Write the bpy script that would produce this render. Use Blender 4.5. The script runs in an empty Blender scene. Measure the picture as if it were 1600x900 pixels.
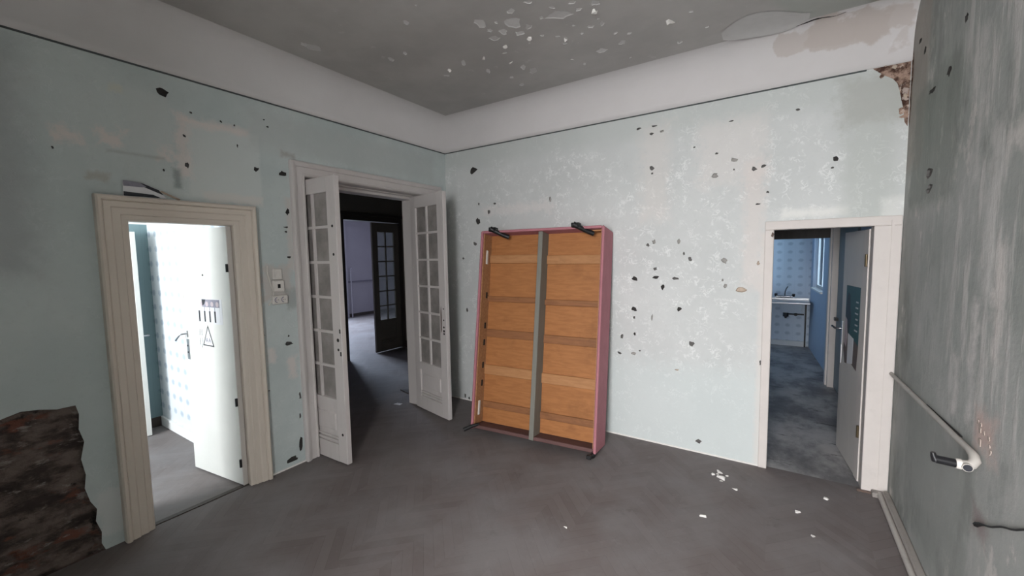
import bpy, bmesh, math, random
from mathutils import Vector, Matrix, noise, geometry
random.seed(7)
C = bpy.context.scene.collection
SC = bpy.context.scene

# ---------------------------------------------------------------- camera
cd = bpy.data.cameras.new('camera'); cam = bpy.data.objects.new('camera', cd); C.objects.link(cam)
CX, CY, CZ = 3.4049, -3.7945, 1.75
YAW, PIT, ROL = 0.57861, -0.079185, -0.016926
fw = Vector((-math.sin(YAW)*math.cos(PIT), math.cos(YAW)*math.cos(PIT), math.sin(PIT)))
rt = Vector((math.cos(YAW), math.sin(YAW), 0)); up = rt.cross(fw)
r2 = rt*math.cos(ROL)+up*math.sin(ROL); u2 = -rt*math.sin(ROL)+up*math.cos(ROL)
cam.matrix_world = Matrix(((r2.x,u2.x,-fw.x,CX),(r2.y,u2.y,-fw.y,CY),(r2.z,u2.z,-fw.z,CZ),(0,0,0,1)))
cd.sensor_width = 36; cd.lens = 643.0/1600*36; cd.clip_start = .02
SC.camera = cam

# ---------------------------------------------------------------- world, daylight, exposure
w = bpy.data.worlds.new('world'); SC.world = w; w.use_nodes = True
bg = w.node_tree.nodes['Background']; bg.inputs[0].default_value = (.80,.88,1,1); bg.inputs[1].default_value = 2.5
SC.view_settings.view_transform = 'Standard'; SC.view_settings.look = 'None'
SC.view_settings.gamma = 1; SC.view_settings.exposure = 0.0

def daylight(name, loc, aim, sx, sy, power, col):
    """daylight entering through a window opening"""
    l = bpy.data.lights.new(name, 'AREA'); l.shape = 'RECTANGLE'; l.size = sx; l.size_y = sy
    l.energy = power; l.color = col
    o = bpy.data.objects.new(name, l); C.objects.link(o); o.location = loc
    o.rotation_euler = Vector(aim).to_track_quat('-Z', 'Y').to_euler()
    return o
daylight('daylight_main', (3.9,-7.0,2.9), (-.12,4.9,-1.5), 5.2, 3.4, 2600, (1,.985,.985))
daylight('daylight_left_room', (-1.15,-5.75,1.75), (-.02,1,-.12), 1.3, 1.7, 155, (.93,.97,1))
daylight('daylight_far_room', (-7.5,2.1,1.75), (1,-.22,-.2), 1.8, 1.7, 430, (.66,.79,1))
daylight('daylight_kitchen', (4.25,4.55,1.75), (-1,0,-.1), 1.3, 1.4, 125, (.60,.78,1))

# ---------------------------------------------------------------- node helpers
class NT:
    def __init__(s, name):
        s.m = bpy.data.materials.new(name); s.m.use_nodes = True
        s.t = s.m.node_tree; s.n = s.t.nodes; s.n.clear()
        s.out = s.n.new('ShaderNodeOutputMaterial'); s.b = s.n.new('ShaderNodeBsdfPrincipled')
        s.t.links.new(s.b.outputs[0], s.out.inputs[0])
        s.co = s.n.new('ShaderNodeTexCoord').outputs['Object']
    def set(s, sock, v):
        if isinstance(v, bpy.types.NodeSocket): s.t.links.new(v, sock)
        elif isinstance(v, (tuple, list)) and len(v) == 3 and sock.type == 'RGBA': sock.default_value = (*v, 1)
        else: sock.default_value = v
    def math(s, op, a, b=0., c=None, clamp=False):
        n = s.n.new('ShaderNodeMath'); n.operation = op; n.use_clamp = clamp
        s.set(n.inputs[0], a); s.set(n.inputs[1], b)
        if c is not None: s.set(n.inputs[2], c)
        return n.outputs[0]
    def vm(s, op, a, b):
        n = s.n.new('ShaderNodeVectorMath'); n.operation = op; s.set(n.inputs[0], a); s.set(n.inputs[1], b); return n.outputs[0]
    def sep(s, v=None):
        n = s.n.new('ShaderNodeSeparateXYZ'); s.set(n.inputs[0], v or s.co); return n.outputs
    def comb(s, x, y, z):
        n = s.n.new('ShaderNodeCombineXYZ')
        for i, v in enumerate((x,y,z)): s.set(n.inputs[i], v)
        return n.outputs[0]
    def noise(s, sc, det=3, rough=.55, v=None, dist=0., col=False):
        n = s.n.new('ShaderNodeTexNoise'); s.set(n.inputs['Vector'], v or s.co)
        n.inputs['Scale'].default_value = sc; n.inputs['Detail'].default_value = det
        n.inputs['Roughness'].default_value = rough; n.inputs['Distortion'].default_value = dist
        return n.outputs['Color' if col else 'Fac']
    def white(s, v):
        n = s.n.new('ShaderNodeTexWhiteNoise'); s.set(n.inputs['Vector'], v); return n.outputs['Value']
    def voro(s, sc, v=None, feat='F1'):
        n = s.n.new('ShaderNodeTexVoronoi'); n.feature = feat; s.set(n.inputs['Vector'], v or s.co); n.inputs['Scale'].default_value = sc
        return n.outputs['Distance']
    def mr(s, v, a, b, c=0., d=1.):
        n = s.n.new('ShaderNodeMapRange'); n.interpolation_type = 'SMOOTHSTEP'
        for i, q in enumerate((v,a,b,c,d)): s.set(n.inputs[i], q)
        return n.outputs[0]
    def mix(s, f, a, b, mode='MIX'):
        n = s.n.new('ShaderNodeMix'); n.data_type = 'RGBA'; n.blend_type = mode
        s.set(n.inputs[0], f); s.set(n.inputs[6], a); s.set(n.inputs[7], b); return n.outputs[2]
    def scale(s, v, k):
        return s.vm('MULTIPLY', v, k)
    def bump(s, h, strength=.3, dist=.01):
        n = s.n.new('ShaderNodeBump'); n.inputs['Strength'].default_value = strength; n.inputs['Distance'].default_value = dist
        s.set(n.inputs['Height'], h); s.t.links.new(n.outputs[0], s.b.inputs['Normal'])
    def done(s, col, rough=.8, metal=0., spec=.3):
        s.set(s.b.inputs['Base Color'], col); s.set(s.b.inputs['Roughness'], rough)
        s.b.inputs['Metallic'].default_value = metal; s.b.inputs['Specular IOR Level'].default_value = spec
        return s.m
    def patch(s, cen, half, soft=.05, wob=.08, nsc=9., wn=None):
        """mask of a ragged box-shaped mark; half = half sizes in metres (use a large one across the wall)"""
        v = s.vm('ABSOLUTE', s.vm('SUBTRACT', s.co, cen), (0,0,0))
        x = s.sep(s.vm('SUBTRACT', v, half))
        d = s.math('MAXIMUM', s.math('MAXIMUM', x[0], x[1]), x[2])
        n = s.math('MULTIPLY', s.math('SUBTRACT', wn or s.noise(nsc, 3), .5), wob*2)
        return s.mr(s.math('ADD', d, n), -soft, soft, 1., 0.)

def lin(r, g, b):
    f = lambda c: ((c/255+.055)/1.055)**2.4 if c > 10 else c/255/12.92
    return (f(r), f(g), f(b))

def simple(name, col, rough=.7, metal=0., var=.12, nsc=14., bump=.0, spec=.3, grime=0., grime_col=(.05,.045,.04), stretch=(1,1,1)):
    t = NT(name); v = t.scale(t.co, stretch)
    n = t.noise(nsc, 4, .6, v)
    c = t.mix(n, tuple(x*(1-var) for x in col), tuple(min(1, x*(1+var)) for x in col))
    if grime:
        g = t.math('MULTIPLY', t.mr(t.noise(nsc*.45, 6, .7, v), .52, .75), grime)
        c = t.mix(g, c, grime_col)
    if bump: t.bump(t.noise(nsc*3, 4, .6, v), bump, .004)
    return t.done(c, rough, metal, spec)

# ---------------------------------------------------------------- materials
M = {}
def wallpaper(name, base, alt, marks, swirl=.10, cross=0):
    t = NT(name)
    wn = t.noise(13, 6, .72)
    big = t.noise(1.3, 4, .6)
    c = t.mix(t.mr(big, .35, .68), base, alt)
    # embossed leaf scrolls of the old paper
    ns = t.noise(19, 2, .5, dist=1.2)
    e = t.math('ABSOLUTE', t.math('SUBTRACT', ns, .5))
    sc = t.math('MULTIPLY', t.mr(e, .006, .06, 1, 0), t.mr(t.noise(11, 2), .46, .60))
    sc = t.math('MULTIPLY', sc, t.mr(t.noise(1.6, 2), .36, .58))
    c = t.mix(t.math('MULTIPLY', sc, swirl), c, (.88,.89,.88))
    # dust and mottling
    c = t.mix(t.math('MULTIPLY', t.mr(t.noise(26, 5, .7), .5, .8), .22), c, tuple(x*.72 for x in base))
    for cen, half, col, k, soft, wob in marks:
        m = t.math('MULTIPLY', t.patch(cen, half, soft, wob, wn=wn), k)
        c = t.mix(m, c, col)
    t.bump(t.math('ADD', t.math('MULTIPLY', sc, .5), t.noise(40, 4, .65)), .18, .004)
    return t.done(c, .82, 0, .22)

PINK = (.70,.625,.59); PALE = (.78,.78,.75); GREY = (.36,.39,.37)
M['back'] = wallpaper('wallpaper_pale_green', (.565,.585,.578), (.615,.632,.624), [
    ((2.2,0,2.93),(3,1,.16), (.50,.535,.515), .55, .09, .10),
    ((2.45,0,2.45),(.12,1,.42), (.72,.66,.62), .35, .08, .15),
    ((3.05,0,2.55),(.24,1,.26), (.74,.69,.66), .40, .08, .16),
    ((3.22,0,1.95),(.07,1,.5), (.72,.64,.60), .45, .05, .10),
    ((3.60,0,2.03),(.20,1,.03), PALE, .8, .03, .05),
    ((2.9,0,.35),(1.6,1,.42), (.60,.665,.66), .55, .15, .15),
    ((1.0,0,2.25),(.45,1,.05), (.74,.70,.68), .5, .04, .12),
    ((3.9,0,2.25),(.14,1,.5), (.47,.50,.47), .55, .08, .12),
    ((3.95,0,2.78),(.22,1,.16), (.42,.43,.40), .7, .08, .14),
    ((3.30,0,.95),(.035,1,.95), (.70,.64,.60), .5, .02, .03),
    ((4.04,0,1.0),(.06,1,1.1), PALE, .5, .03, .05)], .5)
M['left'] = wallpaper('wallpaper_blue_green', (.475,.535,.53), (.55,.60,.59), [
    ((0,-2.36,2.45),(1,.235,.26), (.60,.635,.62), .75, .015, .015),
    ((0,-2.40,2.70),(1,.20,.022), PINK, .8, 0.032, 0.060),
    ((0,-2.615,2.52),(1,.035,.20), PINK, .7, 0.032, 0.080),
    ((0,-2.32,2.20),(1,.20,.035), (.64,.62,.59), .8, .02, .05),
    ((0,-2.78,2.62),(1,.10,.20), (.56,.60,.59), .6, .02, .02),
    ((0,-2.72,2.46),(1,.03,.05), PINK, .75, 0.032, 0.100),
    ((0,-2.97,2.50),(1,.05,.035), PINK, .8, 0.032, 0.120),
    ((0,-3.16,2.48),(1,.055,.035), PINK, .8, 0.032, 0.100),
    ((0,-2.66,2.30),(1,.018,.06), (.20,.23,.23), .7, .02, .04),
    ((0,-3.42,2.3),(1,.10,.6), (.36,.375,.38), .7, .10, .12),
    ((0,-2.05,1.56),(1,.11,.14), (.52,.48,.45), .8, .03, .08),
    ((0,-1.93,1.42),(1,.05,.08), (.34,.36,.35), .7, .03, .06),
    ((0,-1.92,1.95),(1,.025,.30), (.58,.54,.51), .7, .02, .04),
    ((0,-2.13,.98),(1,.022,.06), PINK, .75, 0.027, 0.060),
    ((0,-1.97,.85),(1,.035,.08), PINK, .7, 0.027, 0.080),
    ((0,-1.2,2.75),(1,1.0,.14), (.46,.49,.48), .5, .06, .10),
    ((0,-2.86,2.42),(1,.14,.008), (.36,.38,.37), .6, .012, .02),
    ((0,-2.93,2.80),(1,.03,.02), (.60,.60,.52), .7, .02, .05),
    ((0,-3.05,2.26),(1,.05,.02), (.40,.38,.34), .7, .02, .06),
    ((0,-1.90,2.60),(1,.05,.02), (.36,.33,.31), .7, .02, .04),
    ((0,-3.10,.22),(1,.08,.14), (.62,.63,.62), .7, .02, .06)], .10)

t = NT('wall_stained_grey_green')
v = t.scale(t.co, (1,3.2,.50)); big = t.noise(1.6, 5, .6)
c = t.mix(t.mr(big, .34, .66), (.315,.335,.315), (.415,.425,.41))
x_, y_, z = t.sep()
near = t.mr(y_, -.75, -1.25)                                   # the drips cluster away from the corner
st = t.math('MULTIPLY', t.mr(t.noise(3.4, 6, .66, v), .47, .64), t.mr(z, .80, 1.2))
c = t.mix(t.math('MULTIPLY', st, t.math('MULTIPLY_ADD', near, .62, .10)), c, (.63,.61,.59))
fine = t.mr(t.noise(9, 5, .65, t.scale(t.co, (1,2.5,.35))), .57, .68)
c = t.mix(t.math('MULTIPLY', fine, .20), c, (.60,.585,.57))
blot = t.math('MULTIPLY', t.mr(t.noise(5.0, 6, .7, t.scale(t.co, (1,1.3,.8))), .55, .66), t.mr(t.noise(1.4, 2), .42, .58))
c = t.mix(t.math('MULTIPLY', blot, .7), c, (.66,.63,.60))
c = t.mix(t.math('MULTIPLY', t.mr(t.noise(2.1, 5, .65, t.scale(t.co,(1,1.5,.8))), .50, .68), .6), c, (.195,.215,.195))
wn = t.noise(8, 5, .65)
for cen, half, col, k in [((4.09,-1.50,1.02),(1,.10,.07),(.60,.47,.43),.9), ((4.09,-.18,2.75),(1,.20,.5),(.37,.335,.30),.7),
        ((4.09,-1.50,.66),(1,.06,.05),(.26,.20,.19),.7), ((4.09,-1.33,1.25),(1,.02,.28),(.72,.69,.67),.85), ((4.09,-1.42,1.9),(1,.05,.35),(.62,.61,.59),.7),
        ((4.09,-1.52,1.55),(1,.03,.22),(.70,.66,.63),.8), ((4.09,-1.60,2.15),(1,.09,.05),(.70,.66,.63),.7), ((4.09,-1.22,2.35),(1,.015,.3),(.62,.61,.59),.6),
        ((4.09,-1.15,1.12),(1,.02,.12),(.70,.67,.65),.7), ((4.09,-.55,2.35),(1,.4,.35),(.215,.24,.215),.6), ((4.09,-.9,.5),(1,.5,.35),(.27,.285,.265),.5)]:
    c = t.mix(t.math('MULTIPLY', t.patch(cen, half, .05, .10, wn=wn), k), c, col)
t.bump(t.math('ADD', t.noise(22, 5, .65), t.math('MULTIPLY', st, .5)), .35, .006)
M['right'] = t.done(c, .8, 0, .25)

t = NT('cove_paint'); n = t.noise(3, 4, .6)
c = t.mix(n, (.58,.56,.555), (.65,.63,.625)); wn = t.noise(5, 5, .6)
wn2 = t.noise(3.5, 5, .6)
for cen, half, k in [((3.55,-.05,3.25),(.20,.3,.05),.7), ((3.75,-.05,3.235),(.22,.3,.07),.8), ((3.96,-.05,3.25),(.14,.3,.07),.75), ((4.03,-.05,3.14),(.03,.3,.06),.45)]:
    c = t.mix(t.math('MULTIPLY', t.patch(cen, half, .012, .16, wn=wn2), k), c, (.49,.44,.41))
c = t.mix(t.math('MULTIPLY', t.mr(t.noise(6,5,.6),.58,.70), t.math('MULTIPLY', t.mr(t.sep()[0], 3.3, 3.8), .5)), c, (.74,.73,.74))
t.bump(t.noise(30, 4), .08, .003); M['cove'] = t.done(c, .85, 0, .2)

t = NT('ceiling_paint'); n = t.noise(1.2, 5, .6)
c = t.mix(t.mr(n,.3,.7), (.40,.385,.37), (.49,.475,.458)); wn = t.noise(6, 4)
c = t.mix(t.math('MULTIPLY', t.mr(t.noise(7,5,.65),.62,.72), .35), c, (.60,.59,.58))
for cen, half, k, col in [((3.75,-.4,3.32),(.4,.22,1),.7,(.40,.42,.39)), ((4.0,-.25,3.32),(.15,.2,1),.8,(.26,.26,.23))]:
    c = t.mix(t.math('MULTIPLY', t.patch(cen, half, .06, .1, wn=wn), k), c, col)
t.bump(t.noise(18, 5), .15, .004); M['ceiling'] = t.done(c, .9, 0, .15)

# dusty herringbone parquet: wood tone under a film of dirt
t = NT('dusty_parquet')
x, y, z = t.sep(t.scale(t.co, (1,1,1)))
W = .26
zz = t.math('PINGPONG', x, W); col_i = t.math('FLOOR', t.math('DIVIDE', x, W))
vv = t.math('DIVIDE', t.math('ADD', y, zz), .085)
tone = t.white(t.comb(t.math('FLOOR', vv), col_i, 0.))
fr = t.math('ABSOLUTE', t.math('SUBTRACT', t.math('FRACT', vv), .5))
joint = t.mr(fr, .455, .495)
c = t.mix(tone, (.148,.126,.120), (.176,.153,.147))
c = t.mix(t.math('MULTIPLY', joint, .28), c, (.06,.05,.045))
dust = t.mr(t.noise(1.9, 6, .62), .36, .66)
c = t.mix(t.math('MULTIPLY', dust, .66), c, (.225,.213,.213))
c = t.mix(t.math('MULTIPLY', t.mr(t.noise(9, 6, .7), .55, .75), .30), c, (.27,.255,.25))
c = t.mix(t.math('MULTIPLY', t.mr(t.noise(3.3, 5, .7), .60, .74), .35), c, (.09,.08,.075))
t.bump(t.math('ADD', t.math('MULTIPLY', joint, -.6), t.noise(60, 4, .6)), .15, .004)
M['floor'] = t.done(c, t.mr(dust, 0, 1, .62, .8), 0, .22)

t = NT('dirty_kitchen_floor')
c = t.mix(t.mr(t.noise(1.7, 6, .65, t.scale(t.co,(1.6,1,1))), .36, .64), (.17,.165,.168), (.44,.425,.415))
c = t.mix(t.mr(t.noise(5, 6, .7, t.scale(t.co,(.6,1.6,1))), .58, .70), c, (.04,.037,.035))
c = t.mix(t.math('MULTIPLY', t.mr(t.noise(12, 5, .7), .60, .74), .6), c, (.36,.35,.34))
t.bump(t.noise(25, 5), .2, .005); M['kfloor'] = t.done(c, .5, 0, .4)

def dotted(name, ax, base, ink, pitch=(.165,.15)):
    t = NT(name); s = t.sep(); u = s[ax]; v = s[2]
    fu = t.math('SUBTRACT', t.math('FRACT', t.math('DIVIDE', u, pitch[0])), .5)
    fv = t.math('SUBTRACT', t.math('FRACT', t.math('DIVIDE', v, pitch[1])), .5)
    fu2 = t.math('MULTIPLY', fu, pitch[0]/.042); fv2 = t.math('MULTIPLY', fv, pitch[1]/.032)
    r = t.math('ADD', t.math('MULTIPLY', fu2, fu2), t.math('MULTIPLY', fv2, fv2))
    r = t.math('ADD', r, t.math('MULTIPLY', t.math('SUBTRACT', t.noise(70, 2), .5), 1.6))
    m = t.mr(r, .2, 1.5, 1, 0)
    c = t.mix(t.noise(2, 3), tuple(q*.92 for q in base), base)
    c = t.mix(t.math('MULTIPLY', m, .62), c, ink)
    ln = t.mr(t.math('ABSOLUTE', fu), .475, .495)                       # faint printed stripe between the motifs
    c = t.mix(t.math('MULTIPLY', ln, .15), c, ink)
    return t.done(c, .6, 0, .3)
M['dots_x'] = dotted('dotted_wallpaper_lengthwise', 0, (.74,.78,.81), (.30,.38,.47))
M['dots_y'] = dotted('dotted_wallpaper_shaded', 1, (.20,.29,.31), (.09,.15,.18))  # same dotted paper, darkened to put the far wall's shade into its colour
M['kdots'] = dotted('dotted_kitchen_wallpaper', 0, (.52,.60,.69), (.27,.33,.43))
M['kblue'] = simple('blue_oil_paint', (.36,.46,.60), .45, var=.06, spec=.4)

M['plaster_dark'] = simple('plaster_hole_grey', (.13,.125,.12), .95, var=.4, nsc=60)
M['plaster_black'] = simple('plaster_hole_dark', (.045,.042,.04), .95, var=.4, nsc=60)
M['plaster_mid'] = simple('plaster_bared_grey', (.33,.32,.30), .95, var=.3, nsc=60)
M['plaster_tan'] = simple('plaster_bared_tan', (.46,.38,.31), .95, var=.35, nsc=40)
M['lime'] = simple('bared_lime_coat', (.62,.61,.60), .9, var=.08, nsc=20)
M['lime_mid'] = simple('bared_grey_coat', (.54,.53,.52), .9, var=.08, nsc=20)
M['white_chip'] = simple('white_plaster', (.78,.76,.73), .9, var=.08, nsc=60)

t = NT('bared_masonry'); v = t.scale(t.co, (1,1,2.2))
c = t.mix(t.mr(t.noise(6, 6, .65, v), .38, .62), (.055,.044,.040), (.17,.135,.118))
c = t.mix(t.mr(t.noise(4.2, 5, .6, v), .56, .66), c, (.17,.075,.055))
c = t.mix(t.math('MULTIPLY', t.mr(t.noise(9.5, 6, .65, v), .58, .68), .8), c, (.30,.265,.245))
c = t.mix(t.mr(t.noise(8, 5, .65), .60, .70), c, (.025,.022,.02))
t.bump(t.noise(26, 6, .7), .8, .015); M['masonry'] = t.done(c, .95, 0, .15)

t = NT('rotten_corner_plaster')
c = t.mix(t.mr(t.noise(12, 6, .7), .42, .58), (.075,.040,.030), (.40,.28,.22))
c = t.mix(t.mr(t.noise(17, 5, .65), .56, .66), c, (.60,.50,.43))
c = t.mix(t.mr(t.noise(13, 5, .65, t.scale(t.co,(1,1,.6))), .62, .70), c, (.06,.035,.03))
t.bump(t.noise(40, 6, .7), .8, .012); M['rotten'] = t.done(c, .95, 0, .15)

M['beige_paint'] = simple('beige_gloss_paint', (.66,.595,.52), .5, var=.04, nsc=5, spec=.4, grime=.0, stretch=(1,1,.6))
M['white_paint'] = simple('old_white_paint', (.58,.545,.53), .5, var=.05, nsc=8, spec=.4, grime=.12, stretch=(1,1,.35))
M['kitchen_paint'] = simple('cream_white_paint', (.64,.595,.565), .6, var=.07, nsc=7, spec=.3, grime=.10)
M['leaf_white'] = simple('door_white_paint', (.70,.69,.65), .5, var=.05, nsc=6, spec=.4)
M['leaf_grey'] = simple('grey_door_paint', (.60,.565,.53), .5, var=.08, nsc=6, spec=.4, grime=.2, stretch=(1,1,.4))
M['grey_green'] = simple('grey_green_door', (.21,.245,.25), .5, var=.10, nsc=6)
M['dark_wood'] = simple('dark_brown_wood', (.062,.050,.043), .55, var=.3, nsc=8, stretch=(3,3,.4))
M['black_gap'] = simple('flat_black', (.018,.017,.016), .9)  # flat black for holes, slots, gaps, the crack and a lock plate
M['hall_wall'] = simple('brown_hall_paint', (.19,.165,.14), .7, var=.15, nsc=5)
M['hall_dark'] = simple('very_dark_hall_paint', (.060,.055,.052), .85, var=.2, nsc=3)  # much darker coat than the brown hall walls
M['rail_grey'] = simple('grey_lilac_rail', (.20,.185,.215), .7)
M['lilac'] = simple('lilac_white_wall', (.37,.345,.375), .8, var=.07, nsc=2.5)
M['room_white'] = simple('white_room_paint', (.76,.76,.75), .85, var=.04, nsc=3)
M['iron'] = simple('black_iron', (.018,.018,.019), .45, .4, var=.3, nsc=30, spec=.5)
M['brass'] = simple('tarnished_brass', (.13,.10,.06), .45, .7, var=.3, nsc=40)
M['steel'] = simple('stainless_steel', (.42,.43,.45), .35, .9, var=.1, nsc=20)
M['chrome'] = simple('dull_chrome', (.35,.36,.38), .25, .9, var=.15, nsc=40)
M['basin'] = simple('blue_grey_enamel', (.40,.45,.50), .35, var=.06, nsc=10, spec=.5)
M['crust'] = simple('pinkish_plaster_crust', (.42,.35,.31), .95, var=.3, nsc=50)
M['enamel'] = simple('white_enamel', (.52,.55,.58), .35, var=.06, nsc=10, spec=.5)
M['plastic'] = simple('aged_white_plastic', (.66,.63,.59), .4, var=.06, nsc=30, spec=.5)
M['black_plastic'] = simple('black_plastic', (.012,.012,.014), .3, spec=.5)
M['pipe_paint'] = simple('grey_pipe_paint', (.43,.405,.375), .5, var=.12, nsc=14, grime=.25)
M['skirt_paint'] = simple('grey_brown_skirting', (.30,.275,.255), .6, var=.15, nsc=10, grime=.3)
M['dark_line'] = simple('dark_border_strip', (.075,.085,.085), .8, var=.2, nsc=30)
M['pink'] = simple('faded_pink_upholstery', (.44,.185,.215), .75, var=.16, nsc=9, grime=.12, bump=.25, spec=.2)
M['paper'] = simple('white_paper', (.72,.72,.74), .7, var=.04)
M['ink'] = simple('black_ink', (.03,.03,.035), .7)
M['ink_grey'] = simple('grey_ink', (.26,.25,.30), .7, var=.25, nsc=40)
M['ink_pale'] = simple('pale_grey_ink', (.52,.53,.54), .7)
M['skin_ink'] = simple('printed_skin_tone', (.50,.42,.44), .7, var=.1)
M['teal_ink'] = simple('printed_teal', (.035,.095,.095), .5, var=.25, nsc=9)
M['brown_ink'] = simple('printed_brown', (.14,.10,.085), .5, var=.4, nsc=16)
M['dark_ink'] = simple('printed_dark', (.028,.030,.038), .5, var=.3, nsc=20)
M['lead'] = simple('old_lead_cable', (.30,.29,.27), .6)

def plank(name, a, b):
    t = NT(name); v = t.scale(t.co, (1.2,9,9))
    g = t.noise(5, 6, .62, v, .6)
    c = t.mix(t.mr(g, .32, .68), a, b)
    c = t.mix(t.math('MULTIPLY', t.mr(t.noise(3.2, 5, .65), .54, .72), .40), c, tuple(q*.55 for q in a))
    return t.done(c, .6, 0, .3)
M['ply'] = plank('amber_plywood', (.33,.135,.046), (.41,.172,.060))
M['slat'] = plank('pine_slat', (.38,.18,.075), (.45,.225,.098))
M['slat_dark'] = plank('brown_slat', (.23,.098,.042), (.29,.125,.052))
M['inner_side'] = plank('inner_board', (.30,.15,.070), (.40,.21,.105))
M['worn_shaded_pink'] = simple('worn_shaded_pink_edge', (.13,.070,.066), .8, var=.2, nsc=12)  # worn edge, with the bottom board's shade mixed into the pink
M['rail_wood'] = simple('grey_stained_rail', (.195,.190,.165), .7, var=.18, nsc=10, stretch=(3,3,.5))

t = NT('window_glass'); t.n.remove(t.b)
tr = t.n.new('ShaderNodeBsdfTransparent'); tr.inputs[0].default_value = (.80,.83,.82,1)
gl = t.n.new('ShaderNodeBsdfGlossy'); gl.inputs[1].default_value = .04
fr = t.n.new('ShaderNodeFresnel'); fr.inputs[0].default_value = 1.5
mx = t.n.new('ShaderNodeMixShader'); t.t.links.new(fr.outputs[0], mx.inputs[0]); t.t.links.new(tr.outputs[0], mx.inputs[1]); t.t.links.new(gl.outputs[0], mx.inputs[2])
t.t.links.new(mx.outputs[0], t.out.inputs[0]); M['glass'] = t.m
def glazing(name, dirt, col):
    t = NT(name); t.n.remove(t.b)
    tr = t.n.new('ShaderNodeBsdfTransparent'); tr.inputs[0].default_value = (.82,.83,.82,1)
    df = t.n.new('ShaderNodeBsdfDiffuse'); df.inputs[0].default_value = (*col,1)
    gl = t.n.new('ShaderNodeBsdfGlossy'); gl.inputs[1].default_value = .06
    fr = t.n.new('ShaderNodeFresnel'); fr.inputs[0].default_value = 1.5
    mx = t.n.new('ShaderNodeMixShader'); t.set(mx.inputs[0], t.mr(t.noise(5, 4, .6), .3, .7, dirt*.8, dirt*1.2))
    m2 = t.n.new('ShaderNodeMixShader'); t.t.links.new(fr.outputs[0], m2.inputs[0])
    t.t.links.new(tr.outputs[0], mx.inputs[1]); t.t.links.new(df.outputs[0], mx.inputs[2])
    t.t.links.new(mx.outputs[0], m2.inputs[1]); t.t.links.new(gl.outputs[0], m2.inputs[2])
    t.t.links.new(m2.outputs[0], t.out.inputs[0]); return t.m
M['dusty_glass'] = glazing('dusty_glass', .25, (.35,.35,.36))
M['dirty_glass'] = glazing('dirty_pane', .62, (.43,.40,.38))

# wall chips and bared patches: centre u, v, width, height in metres on their wall
CHIPS_BACK= [
    (2.307,2.859,0.052,0.028),(2.441,2.857,0.061,0.021),(2.42,2.796,0.051,0.027),(2.507,2.802,0.049,0.027),(3.044,2.789,0.042,0.015),(2.423,2.497,0.05,0.038),
    (2.429,2.452,0.022,0.022),(3.064,2.481,0.064,0.04),(2.932,2.371,0.052,0.047),(3.071,2.405,0.013,0.02),(3.208,2.392,0.044,0.045),(3.272,2.404,0.038,0.029),
    (2.396,1.821,0.039,0.034),(2.452,1.848,0.045,0.051),(2.662,1.847,0.032,0.06),(2.705,1.741,0.021,0.039),(2.752,1.691,0.035,0.044),(3.013,1.678,0.065,0.057),
    (2.465,1.608,0.039,0.034),(2.282,1.519,0.065,0.053),(2.466,1.533,0.073,0.029),(2.528,1.443,0.038,0.057),(2.64,1.525,0.064,0.028),(3.007,1.52,0.019,0.026),
    (3.031,1.468,0.038,0.037),(3.143,1.445,0.081,0.063),(2.278,1.233,0.06,0.048),(2.279,1.155,0.024,0.03),(2.441,1.166,0.017,0.07),(2.671,1.256,0.047,0.051),
    (2.165,0.963,0.031,0.055),(2.286,0.999,0.024,0.042),(2.14,0.806,0.044,0.031),(2.275,0.816,0.048,0.036),(2.334,0.847,0.024,0.018),(2.775,0.959,0.057,0.051),
    (2.662,0.711,0.037,0.017),(3.258,1.656,0.021,0.045),(3.241,2.118,0.044,0.015),(3.292,0.857,0.017,0.042),(3.48,2.79,0.029,0.023),(3.714,2.405,0.044,0.045),
    (3.695,2.34,0.025,0.014),(2.851,0.104,0.064,0.046),(0.428,2.729,0.141,0.093),(0.476,2.145,0.065,0.088),(0.634,2.243,0.053,0.05),(0.715,2.329,0.035,0.028),
    (1.414,2.311,0.037,0.065),(0.491,2.34,0.028,0.029),(0.422,1.89,0.057,0.051),(0.281,1.111,0.039,0.069),(0.243,1.722,0.039,0.031),(0.216,0.049,0.042,0.065),
    (0.276,0.027,0.041,0.048),(2.772,2.626,0.02,0.016),(3.307,2.205,0.022,0.02),(2.943,2.549,0.028,0.021),]
CHIPS_LEFT= [
    (-2.707,2.842,0.092,0.069),(-3.221,2.391,0.014,0.021),(-2.603,2.594,0.023,0.021),(-2.601,2.399,0.026,0.052),(-2.157,2.446,0.048,0.044),(-1.957,2.443,0.069,0.046),
    (-2.289,2.739,0.023,0.023),(-2.277,2.594,0.013,0.028),(-2.73,2.344,0.014,0.021),(-2.556,2.758,0.023,0.013),(-1.934,2.137,0.032,0.062),(-1.952,2.011,0.048,0.016),
    (-1.954,1.975,0.031,0.021),(-1.941,1.765,0.043,0.021),(-1.983,1.054,0.08,0.038),(-1.985,1.114,0.016,0.021),(-1.918,0.587,0.023,0.088),(-1.928,0.411,0.018,0.066),
    (-1.937,0.171,0.048,0.144),(-2.015,0.063,0.128,0.05),(-2.376,2.745,0.021,0.019),(-2.076,2.835,0.02,0.015),(-2.051,2.788,0.026,0.015),(-2.18,1.153,0.024,0.01),
    (-2.169,0.7,0.025,0.011),]
CHIPS_RIGHT= [
    (-0.536,2.173,0.15,0.063),(-0.555,2.082,0.136,0.063),(-0.771,2.641,0.087,0.061),(-0.487,2.633,0.133,0.035),(-0.972,2.806,0.057,0.041),(-0.288,2.925,0.061,0.057),
    (-0.17,3.031,0.083,0.034),]
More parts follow.
